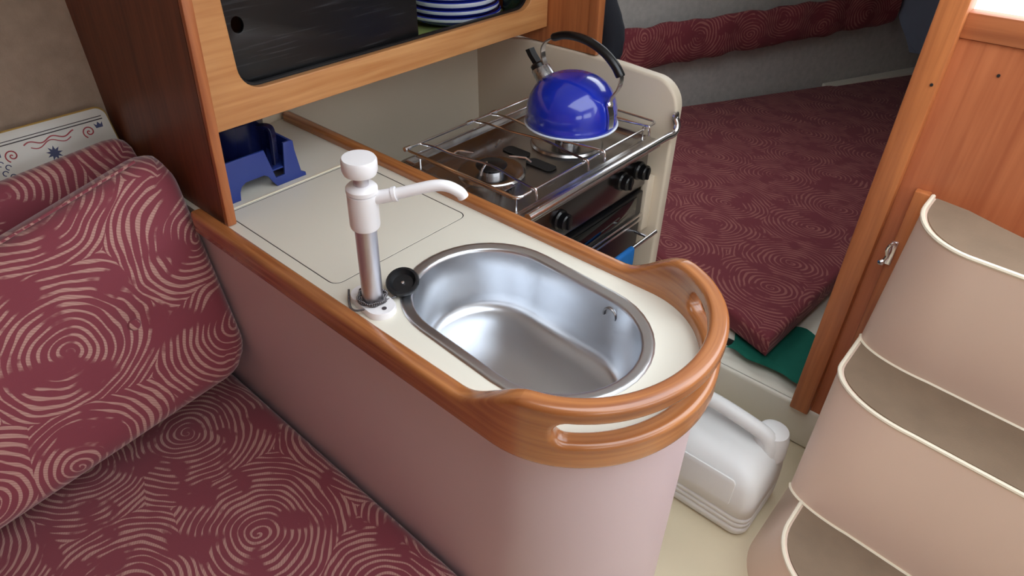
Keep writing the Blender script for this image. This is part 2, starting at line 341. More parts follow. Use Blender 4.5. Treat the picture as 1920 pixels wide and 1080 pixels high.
# ---------------------------------------------------------------- bulkhead beside the steps
t = thing('wall_bulkhead', (0.3, 1.5, -0.66), 'teak veneered bulkhead behind the companionway steps', 'bulkhead', kind='structure')
obj('veneer_panel', box(B(), -0.215, 1.3, 1.500, 1.525, -0.78, 0.345), 'veneer', t, smooth=False)
obj('top_board', box(B(), -0.2125, 1.3, 1.494, 1.530, 0.3465, 0.392, 0.002), 'teak_x', t)
obj('corner_post', box(B(), -0.262, -0.212, 1.470, 1.535, -0.655, 1.05, 0.004), 'teak_z', t)
obj('batten', box(B(), -0.180, -0.150, 1.478, 1.500, -0.60, 0.045, 0.003), 'teak_z', t)
for x, y, z in ((-0.2225, 1.4695, 0.262), (-0.128, 1.4995, 0.294)):
    obj('screw', lathe(B(), [(0, 0), (0.003, 0), (0.003, 0.002), (0, 0.002)], (x, y+0.0005, z), (0, -1, 0), 10), 'dark', t)
la = thing('hook_latch', (-0.172, 1.47, -0.13), 'small chrome hook latch beside the top step', 'latch')
obj('plate', box(B(), -0.182, -0.168, 1.470, 1.4775, -0.135, -0.075, 0.002), 'chrome', la)
bm = B(); tube(bm, spline([(-0.172, 1.466, -0.080), (-0.178, 1.458, -0.076), (-0.183, 1.456, -0.090), (-0.179, 1.458, -0.108), (-0.183, 1.456, -0.122)], 6), 0.0036, 8); obj('hook', bm, 'chrome', la)
bm = B(); lathe(bm, [(0, 0), (0.007, 0), (0.008, 0.004), (0.005, 0.009), (0, 0.010)], (-0.183, 1.458, -0.125), (-0.5, -0.8, 0), 16); obj('knob', bm, 'chrome', la)

# ---------------------------------------------------------------- companionway steps
XR = 0.62
def step_outline(xl, yl, xc, yc, yr, yb, z, n=14):
    """left side at xl from the back yb to yl, elliptical corner to (xc, yc), then a slightly bowed nosing to XR"""
    pts = [(xl, yb, z), (xl, yl+0.5*(yb-yl), z)]
    for k in range(n+1):
        a = PI/2*k/n
        pts.append((xl+(xc-xl)*(1-math.cos(a)), yl+(yc-yl)*math.sin(a), z))
    for k in range(1, 7):
        q = k/6; pts.append((xc+(XR-xc)*q, yc+(yr-yc)*math.sin(q*PI/2), z))
    return pts
def closed_back(p, yb): return p+[(XR, yb, p[0][2])]
t = thing('companionway_steps', (0.2, 1.3, FZ), 'beige moulded companionway steps with three worn tan treads', 'steps')
specs = [  # top outline, bottom outline
 ((-0.146, 1.42, -0.02, 1.268, 1.24, 1.474, 0.045), (-0.158, 1.40, 0.0, 1.335, 1.30, 1.474, -0.29)),
 ((-0.158, 1.27, 0.02, 1.155, 1.125, 1.474, -0.29), (-0.150, 1.20, 0.0, 1.150, 1.115, 1.474, -0.63)),
 ((-0.112, 1.09, 0.02, 0.950, 0.925, 1.474, -0.63), (-0.170, 1.12, 0.02, 0.955, 0.93, 1.474, -0.80)),
]
for i, (a, b_) in enumerate(specs):
    top = closed_back(step_outline(*a), a[5]); bot = closed_back(step_outline(*b_), b_[5])
    if i == 0:
        hb = lambda z: [(-0.138+(XR+0.138)*q, 1.474-0.075*sstep(0.0, 0.30, q), z) for q in [k/12 for k in range(12, 0, -1)]]
        top = step_outline(*a)+hb(a[6]); bot = step_outline(*b_)+hb(b_[6])
    mid = [tuple(Vector(p)*0.5+Vector(q)*0.5) for p, q in zip(top, bot)]
    bm = B(); loft(bm, [bot, mid, top]); obj('step_body', bm, 'moulding', t, angle=50)
    # tread pad, set in a little from the lip; the topmost has a hollowed back edge
    ins = (a[0]+0.010, a[1]+0.006, a[2]+0.006, a[3]+0.010, a[4]+0.010)
    fr = step_outline(*ins, 1.470, a[6]+0.0005)
    if i == 0:
        back = [(-0.138+(0.62+0.138)*q, 1.470-0.075*sstep(0.0, 0.30, q), a[6]+0.0005) for q in [k/12 for k in range(12, 0, -1)]]
        fr = [(-0.136, 1.468, a[6]+0.0005)]+fr[1:]
    else:
        nb = specs[i-1][1]; bo = step_outline(nb[0], nb[1], nb[2], nb[3], nb[4], 1.49, a[6]+0.0005)
        back = [(p[0], p[1]-0.004, a[6]+0.0005) for p in bo[2:]][::-1]
        fr = [(ins[0], nb[1]-0.02, a[6]+0.0005)]+fr[2:]
        back = [p for p in back if p[0] > ins[0]+0.004]
    ring = fr+back
    bm = B(); loft(bm, [ring, [(x, y, z+0.003) for x, y, z in ring]]); bmesh.ops.triangulate(bm, faces=[f for f in bm.faces if len(f.verts) > 4]); obj('tread_pad', bm, 'tread', t, angle=30)
    lip = [(x, y, a[6]+0.0025) for x, y, z in step_outline(a[0]+0.002, a[1], a[2], a[3]+0.002, a[4]+0.002, a[5] if i == 0 else specs[i-1][1][1]-0.005, a[6])]
    if i > 0: lip = [p for k, p in enumerate(lip) if k != 1]
    bm = B(); tube(bm, lip, 0.0047, 8); obj('lip', bm, 'bead', t)
    if i > 0:
        nb = specs[i-1][1]; ft = [(x, y-0.001, a[6]+0.003) for x, y, z in step_outline(nb[0], nb[1], nb[2], nb[3], nb[4], 1.49, a[6])][2:]
        bm = B(); tube(bm, ft, 0.004, 6); obj('bead', bm, 'bead', t)

# ---------------------------------------------------------------- galley cabinet and worktop
CX, CY, RX, RY, RT = -0.428, 0.665, 0.2015, 0.225, 0.030      # rail outer ellipse and thickness
def dshape(off, xback, n=40):
    rx, ry = RX-off, RY-off
    return [(xback, CY-ry)]+[(CX-0.25, CY-ry)]+[(CX+rx*math.cos(a), CY+ry*math.sin(a)) for a in [-PI/2+PI*k/n for k in range(n+1)]]+[(CX-0.25, CY+ry), (xback, CY+ry)]
# cabinet: a wall without a lid
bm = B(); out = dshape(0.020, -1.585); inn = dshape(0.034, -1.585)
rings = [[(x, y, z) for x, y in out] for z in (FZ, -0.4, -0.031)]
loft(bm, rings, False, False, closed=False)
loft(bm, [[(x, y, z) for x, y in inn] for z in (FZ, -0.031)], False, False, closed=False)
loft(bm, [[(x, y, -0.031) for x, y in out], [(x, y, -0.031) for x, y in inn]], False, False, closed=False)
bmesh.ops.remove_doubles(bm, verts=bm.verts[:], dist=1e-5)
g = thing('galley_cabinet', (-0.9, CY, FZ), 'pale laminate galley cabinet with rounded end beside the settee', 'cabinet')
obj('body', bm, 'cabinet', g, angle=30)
# worktop
SK = (-0.5625, 0.668, 0.2375, 0.155); SR = math.radians(-3.0)
def rotp(pts, c, a): return [((x-c[0])*math.cos(a)-(y-c[1])*math.sin(a)+c[0], (x-c[0])*math.sin(a)+(y-c[1])*math.cos(a)+c[1]) for x, y in pts]
hole = rotp(stadium(SK[0], SK[1], SK[2]-0.018, SK[3]-0.018), SK, SR)
HX0, HX1, HY0, HY1 = -1.234, -0.857, 0.500, 0.835
wt = thing('galley_worktop', (-0.9, CY, -0.03), 'cream galley worktop edged with a raised teak rail', 'worktop')
bm = flat([dshape(RT-0.004, -1.585), hole, rrect(HX0, HX1, HY0, HY1, 0.02)], 0.015); remap(bm, lambda x, y, z: (x, y, z-0.0151)); obj('top', bm, 'laminate', wt, smooth=False)
obj('hatch_dark_backing', box(B(), HX0-0.01, HX1+0.01, HY0-0.01, HY1+0.01, -0.040, -0.031), 'dark', wt, smooth=False)  # dark sheet under the lid, painted as shade in the joint
obj('joint_strip', box(B(), HX0-0.011, HX0-0.005, 0.475, 0.858, -0.0005, 0.0016, 0.0006), 'bead', wt)
bm = flat([rrect(HX0+0.0023, HX1-0.0023, HY0+0.0023, HY1-0.0023, 0.0177)], 0.014, 0.0008); remap(bm, lambda x, y, z: (x, y, z-0.0142))
cl = tag(obj('cool_box_lid', bm, 'laminate', smooth=False), 'flush cream cool box lid set in the worktop behind the pump', 'lid')
bm = flat([rrect(HX0+0.0001, HX1-0.0001, HY0+0.0001, HY1-0.0001, 0.0199), rrect(HX0+0.0022, HX1-0.0022, HY0+0.0022, HY1-0.0022, 0.0178)], 0.004); remap(bm, lambda x, y, z: (x, y, z-0.0046)); obj('seal', bm, 'dark', cl, smooth=False)  # dark ring added so the lid gap shows a shade line
# teak rail: unrolled outline with a grab slot, then bent round the worktop
mx_, my_ = RX-RT/2, RY-RT/2
path = []; 
XA, XB = -1.262, -1.580
NS = 400
raw = [Vector((XA+(CX-XA)*k/60, CY-my_)) for k in range(60)]+[Vector((CX+mx_*math.cos(a), CY+my_*math.sin(a))) for a in [-PI/2+PI*k/160 for k in range(161)]]+[Vector((CX+(XB-CX)*k/60, CY+my_)) for k in range(1, 61)]
cum = [0.0]
for a, b_ in zip(raw, raw[1:]): cum.append(cum[-1]+(b_-a).length)
import bisect
def at_s(s):
    s = max(0, min(cum[-1]-1e-6, s)); i = bisect.bisect_right(cum, s)-1; f = (s-cum[i])/(cum[i+1]-cum[i])
    p = raw[i].lerp(raw[i+1], f)
    i0, i1 = max(0, i-1), min(len(raw)-1, i+2); tg = (raw[i1]-raw[i0]).normalized()
    return p, Vector((tg.y, -tg.x))           # outward normal
S1 = cum[60]; S2 = cum[220]; SL = cum[-1]
def top_h(s):
    r = sstep(S1-0.075, S1+0.055, s)*(1-sstep(S2-0.055, S2+0.075, s)); return 0.018+0.067*r
NT = 220
outl = [(0, -0.030), (SL, -0.030)]+[(SL*(1-k/NT), top_h(SL*(1-k/NT))) for k in range(NT+1)]
sm = (S1+S2)/2; sl = (S2-S1)/2-0.088
slot = [(x+sm, y+0.038) for x, y in stadium(0, 0, sl, 0.019, 12)]
bm = flat([outl, slot], RT/2, 0.0085, 3)
for k in range(1, 110):
    s = S1-0.03+(S2-S1+0.06)*k/110
    bmesh.ops.bisect_plane(bm, geom=bm.verts[:]+bm.edges[:]+bm.faces[:], plane_co=(s, 0, 0), plane_no=(1, 0, 0), dist=1e-6)
uvl = bm.loops.layers.uv.verify()
for f in bm.faces:
    for lp in f.loops: lp[uvl].uv = (lp.vert.co.x, lp.vert.co.y+lp.vert.co.z*1.3)
def bend(s, z, th):
    p, n = at_s(s); q = p+n*th; return (q.x, q.y, z)
remap(bm, bend)
obj('rail', bm, 'rail', wt, uv=False, angle=50)

# ---------------------------------------------------------------- sink
def ringp(hl, hw, z, n=20): return [(x, y, z) for x, y in rotp(stadium(SK[0], SK[1], hl, hw, n), SK, SR)]
hl, hw = SK[2], SK[3]
sk = thing('sink', (SK[0], SK[1], -0.14), 'oval brushed steel sink set into the worktop', 'sink')
prof = [(0.000, 0.0006), (0.0012, 0.0026), (0.004, 0.0036), (0.008, 0.0034), (0.015, 0.0018), (0.0185, 0.0016), (0.021, 0.000), (0.023, -0.006), (0.026, -0.05), (0.029, -0.095), (0.032, -0.115), (0.039, -0.128), (0.050, -0.135), (0.075, -0.138), (0.11, -0.139)]
bm = B(); loft(bm, [ringp(hl-o_, hw-o_, z) for o_, z in prof], False, True); obj('bowl', bm, 'bowl', sk, angle=60)
def skpt(x, y, z): q = rotp([(x, y)], SK, SR)[0]; return (q[0], q[1], z)
bm = B(); lathe(bm, [(0, 0.0), (0.020, 0.0), (0.026, 0.0015), (0.028, 0.001), (0.029, -0.002)], skpt(SK[0]+0.06, SK[1]-0.055, -0.1387), (0, 0, 1), 28); obj('drain', bm, 'steel', sk)
bm = B(); pts = []
for k in range(13):
    a = PI*1.2*k/12-PI*0.1; pts.append(skpt(SK[0]+0.090+0.013*math.cos(a), SK[1]+hw-0.0262, -0.030+0.014*math.sin(a)))
tube(bm, pts, 0.0024, 6); obj('overflow', bm, 'steel', sk)

# ---------------------------------------------------------------- hand pump
pb = Vector((-0.765, 0.512, 0.0)); pt = Vector((-0.747, 0.512, 0.277)); pax = (pt-pb).normalized()
def pp(z): return pb+pax*z
pu = thing('hand_pump', pb, 'white hand pump tap with grey tube standing behind the sink', 'pump')
bm = B(); rg = lambda hl_, hw_, z: [(x, y, z) for x, y in rotp(stadium(pb.x, pb.y, hl_, hw_, 12), pb, math.radians(-6))]
loft(bm, [rg(0.050, 0.026, 0.0), rg(0.050, 0.026, 0.009), rg(0.0485, 0.0245, 0.012)], True, True)
obj('base', bm, 'plastic', pu)
for dx in (-0.035, 0.035):
    obj('screw', lathe(B(), [(0, 0), (0.0042, 0), (0.0042, 0.0012), (0, 0.0012)], (pb.x+dx, pb.y-dx*0.1, 0.0118), (0, 0, 1), 12), 'ink_k', pu)
bm = B(); lathe(bm, [(0.0175, 0.010), (0.0175, 0.165)], pb, pax, 28); obj('tube', bm, 'alu', pu)
bm = B(); lathe(bm, [(0.0185, 0.160), (0.0225, 0.162), (0.0235, 0.166), (0.0235, 0.2220), (0.0205, 0.2225), (0.0205, 0.2245), (0.0240, 0.225), (0.0240, 0.231), (0.021, 0.2345), (0.012, 0.2365), (0, 0.237)], pb, pax, 32); head = obj('head', bm, 'plastic', pu)
bm = B(); lathe(bm, [(0.0115, 0.235), (0.0115, 0.256)], pb, pax, 20); obj('plunger', bm, 'alu', pu)
bm = B(); lathe(bm, [(0, 0.252), (0.019, 0.253), (0.0245, 0.256), (0.0265, 0.262), (0.0265, 0.277), (0.0245, 0.2805), (0, 0.2815)], pb, pax, 32); obj('knob', bm, 'plastic', pu)
bm = B(); s0 = pp(0.210)
sp = spline([s0, (-0.727, 0.532, 0.2155), (-0.700, 0.556, 0.224), (-0.672, 0.584, 0.2325), (-0.656, 0.599, 0.2315), (-0.644, 0.612, 0.221), (-0.640, 0.616, 0.212)], 8)
tube(bm, sp, [0.0105 if k < 12 else 0.0088 for k in range(len(sp))], 14); obj('spout', bm, 'plastic', pu)
i = 12; bm = B(); tube(bm, [sp[i]-(sp[i+1]-sp[i])*0.6, sp[i]+(sp[i+1]-sp[i])*0.6], 0.0118, 14); obj('collar', bm, 'plastic', pu)

# sink plug with its bead chain coiled at the pump foot
pg = thing('sink_plug', (-0.755, 0.565, 0.004), 'black rubber sink plug lying between pump and sink rim', 'plug')
ax = Vector((0.22, -0.30, 0.93)).normalized(); pc0 = Vector((-0.757, 0.574, 0.013))
bm = B(); lathe(bm, [(0, 0.004), (0.018, 0.004), (0.0215, 0.009), (0.0235, 0.0135), (0.0275, 0.0135), (0.0295, 0.010), (0.0285, 0.004), (0.023, -0.001), (0.020, -0.009), (0, -0.010)], pc0, ax, 32); obj('stopper', bm, 'rubber', pg)
bm = B(); lathe(bm, [(0, 0), (0.003, 0), (0.003, 0.003), (0, 0.004)], pc0+ax*0.004, ax, 10); obj('rivet', bm, 'chrome', pg)
bm = B(); chain = []
for k in range(120):
    a = -2.9+k*0.146; r = 0.0212+0.0016*math.sin(k*0.9)+0.00002*k; chain.append((pb.x+r*math.cos(a)*1.08, pb.y+r*math.sin(a), 0.0135+0.0028*((k//43) % 3)))
for k in range(26):
    q = k/25; chain.append((pb.x-0.050+0.062*q, pb.y-0.012-0.019*math.sin(q*PI*0.8)-0.006*q, 0.0125-0.010*math.sin(q*PI)))
for k in range(10):
    q = k/9; chain.append((pb.x+0.02+(-0.748-pb.x-0.02)*q, pb.y+0.012+(0.553-pb.y-0.012)*q, 0.013-0.009*q))
for p in chain:
    bmesh.ops.create_icosphere(bm, subdivisions=1, radius=0.0023, matrix=Matrix.Translation(p))
obj('bead_chain', bm, 'fascia', pg, kind='stuff')

# ---------------------------------------------------------------- upper cupboard
LEAN = 0.07
cu = thing('crockery_cupboard', (-1.4, 1.0, -0.03), 'teak crockery cupboard with a large rounded opening above the worktop', 'cupboard')
def lean(bm):
    for v in bm.verts: v.co.y += LEAN*v.co.z
    return bm
bm = box(B(), -1.83, -1.192, 0.4760, 0.4955, 0.0006, 0.735, 0.0)
sp_ = obj('side_panel', lean(bm), 'teak_shaded', cu, smooth=False)
bm = box(B(), -1.1925, -1.1775, 0.4755, 0.4960, 0.0006, 0.735, 0.004); obj('edge_trim', lean(bm), 'teak_z', sp_)
fr_o = [(0.497+LEAN*0.187, 0.187), (1.497, 0.187), (1.497, 0.735), (0.497+LEAN*0.735, 0.735)]
fr_h = [(y+LEAN*0.1*0, z) for y, z in rrect(0.580, 1.432, 0.247, 0.66, 0.045, 8)]
bm = flat([fr_o, fr_h], 0.009, 0.002); remap(bm, lambda x, y, z: (-1.200+z, x, y)); obj('front_frame', bm, 'teak_y', cu)
hole_in = rrect(0.574, 1.438, 0.241, 0.666, 0.047, 8); hole_in2 = rrect(0.584, 1.428, 0.251, 0.656, 0.042, 8)
bm = flat([hole_in, hole_in2], 0.0045); remap(bm, lambda x, y, z: (-1.2140+z, x, y)); obj('seal', bm, 'rubber', cu)
obj('shelf', box(B(), -1.585, -1.2105, 0.515, 1.495, 0.188, 0.2035), 'teak_y', cu, smooth=False)
obj('back_panel', box(B(), -1.60, -1.586, 0.515, 1.495, 0.205, 0.72), 'teak_shaded', cu, smooth=False)
obj('top_panel', box(B(), -1.60, -1.2105, 0.53, 1.495, 0.7205, 0.735), 'teak_shaded', cu, smooth=False)
obj('shelf_mat', box(B(), -1.58, -1.216, 0.52, 1.49, 0.2037, 0.2077), 'mat', cu, smooth=False)
# black chopping board behind the opening
bo = [(0.555, 0.2955), (0.612, 0.2095), (1.048, 0.2095), (1.056, 0.218), (1.056, 0.62), (0.555, 0.62)]
ch = [(0.617+0.0125*math.cos(2*PI*k/20), 0.357+0.0150*math.sin(2*PI*k/20)) for k in range(20)]
bm = flat([bo, ch], 0.005, 0.0012); remap(bm, lambda x, y, z: (-1.2300+z, x, y))
tag(obj('chopping_board', bm, 'board'), 'black scratched chopping board standing in the cupboard opening', 'chopping board')
# stacked striped dishes
def dish(z, R, h, lab, stripes):
    t = thing('striped_dish', (-1.375, 1.315, z), lab, 'dish', 'striped dishes in the cupboard')
    n = 12; prof = [(0, 0), (R*0.55, 0), (R*0.6, 0.002)]
    P = [(R*(0.6+0.4*math.sin(q*PI/2)), 0.002+h*q**1.3) for q in [k/n for k in range(n+1)]]
    inner = [(r-0.004, zz+0.002) for r, zz in P[::-1]]
    bm = B(); lathe(bm, [(0, 0), (R*0.55, 0)]+P+inner+[(0, 0.006)], (-1.375, 1.315, z), (0, 0, 1), 48); obj('glazed_body', bm, 'cbowl', t)
    for a, b_ in stripes:
        pr = [(R*(0.6+0.4*math.sin(q*PI/2))+0.0009, 0.002+h*q**1.3) for q in [a+(b_-a)*k/4 for k in range(5)]]
        bm = B(); lathe(bm, pr, (-1.375, 1.315, z), (0, 0, 1), 48)
        for f in [f for f in bm.faces if len(f.verts) > 4]: bm.faces.remove(f)
        obj('white_stripe', bm, 'cwhite', t)
    return t
dish(0.2079, 0.130, 0.030, 'lowest blue dish with white stripes in the cupboard stack', [(0.02, 0.2), (0.80, 1.0)])
dish(0.2235, 0.125, 0.032, 'second blue and white striped dish up the cupboard stack', [(0.80, 1.0)])
dish(0.2405, 0.122, 0.034, 'third blue and white striped dish up the cupboard stack', [(0.75, 1.0)])
dish(0.2585, 0.122, 0.034, 'topmost blue and white striped dish of the cupboard stack', [(0.78, 1.0)])
bt = thing('glass_jar', (-1.262, 1.440, 0.2079), 'dark green glass jar at the right end of the cupboard', 'jar')
obj('body', lathe(B(), [(0, 0), (0.030, 0), (0.033, 0.004), (0.033, 0.10), (0.026, 0.115), (0.026, 0.12), (0, 0.12)], (-1.262, 1.440, 0.2079), (0, 0, 1), 28), 'glass', bt)
obj('lid', lathe(B(), [(0, 0.1202), (0.029, 0.1202), (0.029, 0.136), (0, 0.137)], (-1.262, 1.440, 0.2079), (0, 0, 1), 28), 'black', bt)

# ---------------------------------------------------------------- galley partition at the stove end
pa = thing('stove_partition', (-1.1, 1.51, FZ), 'cream moulded partition with rounded top corner beside the stove', 'partition')
def part_out():
    pts = [(-1.50, FZ), (-0.775, FZ), (-0.762, -0.41), (-0.760, 0.055)]
    for k in range(1, 11):
        a = PI/2*k/10; pts.append((-0.835+0.075*math.cos(a), 0.055+0.075*math.sin(a)))
    return pts+[(-0.95, 0.137), (-1.10, 0.141), (-1.25, 0.139), (-1.36, 0.128), (-1.50, 0.105)]
bm = flat([part_out()], 0.0175, 0.008, 3); remap(bm, lambda x, y, z: (x, 1.5155-z, y)); obj('panel', bm, 'liner', pa)
obj('stop_block', box(B(), -0.812, -0.7915, 1.4625, 1.4975, -0.30, -0.135, 0.002), 'liner', pa)
wp = thing('upper_partition', (-1.3, 1.51, 0.14), 'teak veneered panel above the stove partition', 'partition')
obj('panel', box(B(), -1.60, -1.052, 1.5, 1.52, 0.142, 0.735), 'teak_z', wp, smooth=False)
obj('edge_trim', box(B(), -1.052, -1.020, 1.496, 1.524, 0.142, 0.735, 0.004), 'teak_z', wp)
# dark jacket hanging beyond the panel
def jacket():
    bm = B(); rings = []
    for k in range(15):
        z = 0.55-0.46*k/14; wv = 0.022+0.010*math.sin(k*0.5)+0.016*k/14; cx = -1.085+0.035*k/14+0.010*math.sin(k*0.7); cy = 1.60+0.008*math.cos(k*1.1)
        if k == 14: wv *= 0.75
        rings.append([(cx+wv*math.cos(a)*(1+0.10*math.sin(3*a+k*0.5)), cy+0.035*math.sin(a)*(1+0.2*math.cos(2*a+k)), z) for a in [2*PI*j/18 for j in range(18)]])
    loft(bm, rings); return bm
tag(obj('hanging_jacket', jacket(), 'denim'), 'dark navy cloth hanging behind the upper partition', 'jacket')

# ---------------------------------------------------------------- stove
st = thing('gas_stove', (-1.0, 1.19, -0.60), 'stainless gas stove with wire pot rack and oven below', 'stove')
obj('oven_body', box(B(), -1.17, -0.815, 0.915, 1.458, -0.60, -0.032, 0.004), 'black', st)
# hob tray with rim and two pressed wells
bm = B()
ro = rrect(-1.175, -0.790, 0.912, 1.462, 0.02); ri = rrect(-1.165, -0.800, 0.922, 1.452, 0.016); rf = rrect(-1.155, -0.815, 0.934, 1.440, 0.02)
loft(bm, [[(x, y, z) for x, y in r] for r, z in ((ro, -0.031), (ro, -0.012), (ri, -0.010), (rf, -0.022))], True, True); tray = obj('hob_tray', bm, 'hob', st)
for bx, by, R in ((-0.985, 1.045, 0.082), (-0.955, 1.30, 0.095)):
    bm = B(); lathe(bm, [(R, -0.0218), (R-0.004, -0.0165), (R-0.010, -0.0160), (R-0.030, -0.0205), (0.03, -0.0208), (0, -0.0208)], (bx, by, 0), (0, 0, 1), 40); obj('burner_well', bm, 'hob', tray)
    bm = B(); lathe(bm, [(0, -0.0212), (0.030, -0.0212), (0.030, -0.012), (0.024, -0.010), (0.024, -0.006)], (bx, by, 0), (0, 0, 1), 28); bu = obj('burner', bm, 'steel', st)
    bm = B(); lathe(bm, [(0, -0.0060), (0.037, -0.0060), (0.038, -0.003), (0.035, -0.0005), (0, 0.000)], (bx, by, 0), (0, 0, 1), 28); obj('burner_cap', bm, 'black', bu)
for x0, x1, y0, y1 in ((-1.05, -0.975, 1.150, 1.185), (-0.960, -0.880, 1.135, 1.170)):
    bm = flat([rrect(x0, x1, y0, y1, 0.012)], 0.0008); remap(bm, lambda x, y, z: (x, y, z-0.0203)); obj('vent_slot', bm, 'dark', tray)
obj('label_plate', box(B(), -0.925, -0.895, 0.985, 1.030, -0.0215, -0.0195, 0.001), 'steel', tray)
# front fascia, knobs, crash bar, oven door
obj('fascia', box(B(), -0.815, -0.798, 0.915, 1.458, -0.150, -0.033, 0.004), 'fascia', st)
obj('front_lip', box(B(), -0.800, -0.768, 0.912, 1.462, -0.033, -0.012, 0.006, 3), 'hob', st)
for ky in (1.075, 1.335, 1.415):
    bm = B(); lathe(bm, [(0, 0), (0.025, 0), (0.025, 0.006), (0.021, 0.010), (0.020, 0.024), (0.017, 0.027), (0, 0.027)], (-0.798, ky, -0.092), (1, 0, 0), 24); k_ = obj('knob', bm, 'knob', st)
    bm = B(); box(bm, -0.775, -0.766, ky-0.004, ky+0.004, -0.109, -0.075, 0.002); obj('grip', bm, 'knob', k_)
obj('oven_door', box(B(), -0.815, -0.796, 0.920, 1.453, -0.56, -0.165, 0.004), 'black', st)
dr = obj('door_window', box(B(), -0.7965, -0.7935, 0.955, 1.42, -0.226, -0.172, 0.001), 'dglass', st)
for z in (-0.235, -0.252): obj('door_trim', box(B(), -0.797, -0.788, 0.922, 1.451, z-0.004, z+0.003, 0.001), 'chrome', st)
bm = B(); tube(bm, spline([(-0.752, 0.905, 0.004), (-0.752, 1.1, 0.004), (-0.752, 1.3, 0.004), (-0.752, 1.44, 0.004), (-0.747, 1.478, 0.006), (-0.748, 1.492, 0.022), (-0.757, 1.494, 0.040)], 8), 0.0095, 14); cb = obj('crash_bar', bm, 'chrome', st)
bm = B(); lathe(bm, [(0, 0), (0.012, 0), (0.012, 0.006), (0.006, 0.010), (0, 0.010)], (-0.760, 1.494, 0.046), (1, 0, 0), 16); obj('bar_bracket', bm, 'chrome', cb)
bm = B(); tube(bm, [(-0.752, 1.20, -0.290), (-0.752, 1.475, -0.290)], 0.006, 12); orl = obj('oven_rail', bm, 'chrome', st)
for y in (1.225, 1.435):
    bm = B(); tube(bm, [(-0.795, y, -0.290), (-0.753, y, -0.290)], 0.005, 10); obj('rail_stand', bm, 'chrome', orl)
# wire pot rack
pr = obj('rack_frame', tube(B(), [(x, y, 0.030) for x, y in rrect(-1.145, -0.790, 0.918, 1.462, 0.015, 4)], 0.0030, 8, closed=True), 'chrome', st)
bm = B(); tube(bm, [(x, y, 0.016) for x, y in rrect(-1.130, -0.805, 0.930, 1.450, 0.012, 4)], 0.0026, 8, closed=True); obj('lower_wire', bm, 'chrome', pr)
for y in (0.965, 1.150, 1.215, 1.41):
    bm = B(); d = 0.02 if y < 1.18 else -0.02
    tube(bm, spline([(-1.147, y, 0.028), (-1.10, y, 0.035), (-1.03, y+d*0.2, 0.035), (-0.93, y+d*1.0, 0.035), (-0.85, y+d*0.4, 0.035), (-0.795, y, 0.036), (-0.782, y, 0.034), (-0.779, y, 0.012)], 5), 0.0029, 8); obj('cross_wire', bm, 'chrome', pr)
for y in (0.925, 1.135, 1.225, 1.455):
    bm = B(); tube(bm, [(-1.145, y-0.009, 0.030), (-1.145, y+0.009, 0.030)], 0.0055, 10); obj('clamp', bm, 'chrome', pr)
for cx, cy, R in ((-0.985, 1.045, 0.055), (-0.955, 1.30, 0.060)):
    for a in (0.5, 0.5+PI/2, 0.5+PI, 0.5+1.5*PI):
        c_, s_ = math.cos(a), math.sin(a)
        bm = B(); tube(bm, [(cx+c_*R*1.75, cy+s_*R*1.75, 0.015), (cx+c_*R*1.5, cy+s_*R*1.5, 0.024), (cx+c_*R*0.78, cy+s_*R*0.78, 0.024)], 0.0024, 7); obj('pan_support', bm, 'chrome', pr)
for y in (0.94, 1.44):
    for x in (-1.12, -0.815):
        bm = B(); tube(bm, [(x, y, -0.0215), (x, y, 0.017)], 0.0026, 7); obj('rack_post', bm, 'chrome', pr)
# blue cloth over the oven rail
bm = B(); rings = []
for k in range(9):
    a = PI*k/8
    rings.append([(-0.752+0.0085*math.cos(a)*1.0, y, -0.290+0.0085*math.sin(a)) for y in [1.262+0.013*j for j in range(8)]])
lo = [[(-0.7435+0.004*math.sin(q*9+j), 1.262+0.013*j, -0.290-0.16*q) for j in range(8)] for q in (1, 0.75, 0.5, 0.25)]
hi = [[(-0.7605-0.002*math.sin(q*9+j), 1.262+0.013*j, -0.290-0.13*q) for j in range(8)] for q in (0.25, 0.5, 0.75, 1)]
vr = loft(bm, lo+rings+hi, False, False, closed=False)
bmesh.ops.solidify(bm, geom=bm.faces[:], thickness=-0.003)
tag(obj('tea_towel', bm, 'cyan'), 'bright blue cloth hung over the oven rail', 'cloth')

# ---------------------------------------------------------------- kettle
kc = Vector((-0.938, 1.290, 0.0385)); KS = 1.17
ke = thing('kettle', kc, 'shiny blue enamel kettle with black arched grip on the stove', 'kettle')
R = 0.100
prof = [(0, 0.0035), (0.094, 0.0035), (0.097, 0.006), (0.0985, 0.016), (0.0965, 0.019), (0.0975, 0.030), (0.0960, 0.050), (0.0905, 0.072), (0.081, 0.092), (0.068, 0.108), (0.052, 0.119), (0.035, 0.126), (0.018, 0.1295), (0, 0.1305)]
bm = B(); lathe(bm, prof, kc, (0, 0, 1), 56); obj('body', bm, 'blue', ke, angle=60)
bm = B(); lathe(bm, [(0, 0), (0.094, 0), (0.1005, 0.003), (0.1015, 0.006), (0.0985, 0.008), (0.093, 0.006), (0, 0.006)], kc, (0, 0, 1), 56); obj('base_rim', bm, 'cwhite', ke)
sb = kc+Vector((-0.068, 0, 0.092)); sd = Vector((-0.62, 0, 0.78)).normalized()
bm = B(); lathe(bm, [(0.024, -0.012), (0.023, 0.006), (0.0215, 0.034), (0.0205, 0.036), (0, 0.036)], sb, sd, 28); spo = obj('spout', bm, 'steel', ke)
bm = B(); lathe(bm, [(0, 0.036), (0.0185, 0.0362), (0.0185, 0.045), (0.014, 0.049), (0, 0.050)], sb, sd, 24); obj('whistle', bm, 'black', spo)
e0 = sb+sd*0.046; bm = B(); strap(bm, [e0, e0+sd*0.022+Vector((-0.003, 0, 0.002)), e0+sd*0.036+Vector((-0.002, 0, 0.004))], (0, 1, 0), 0.016, 0.012); obj('whistle_lever', bm, 'black', spo)
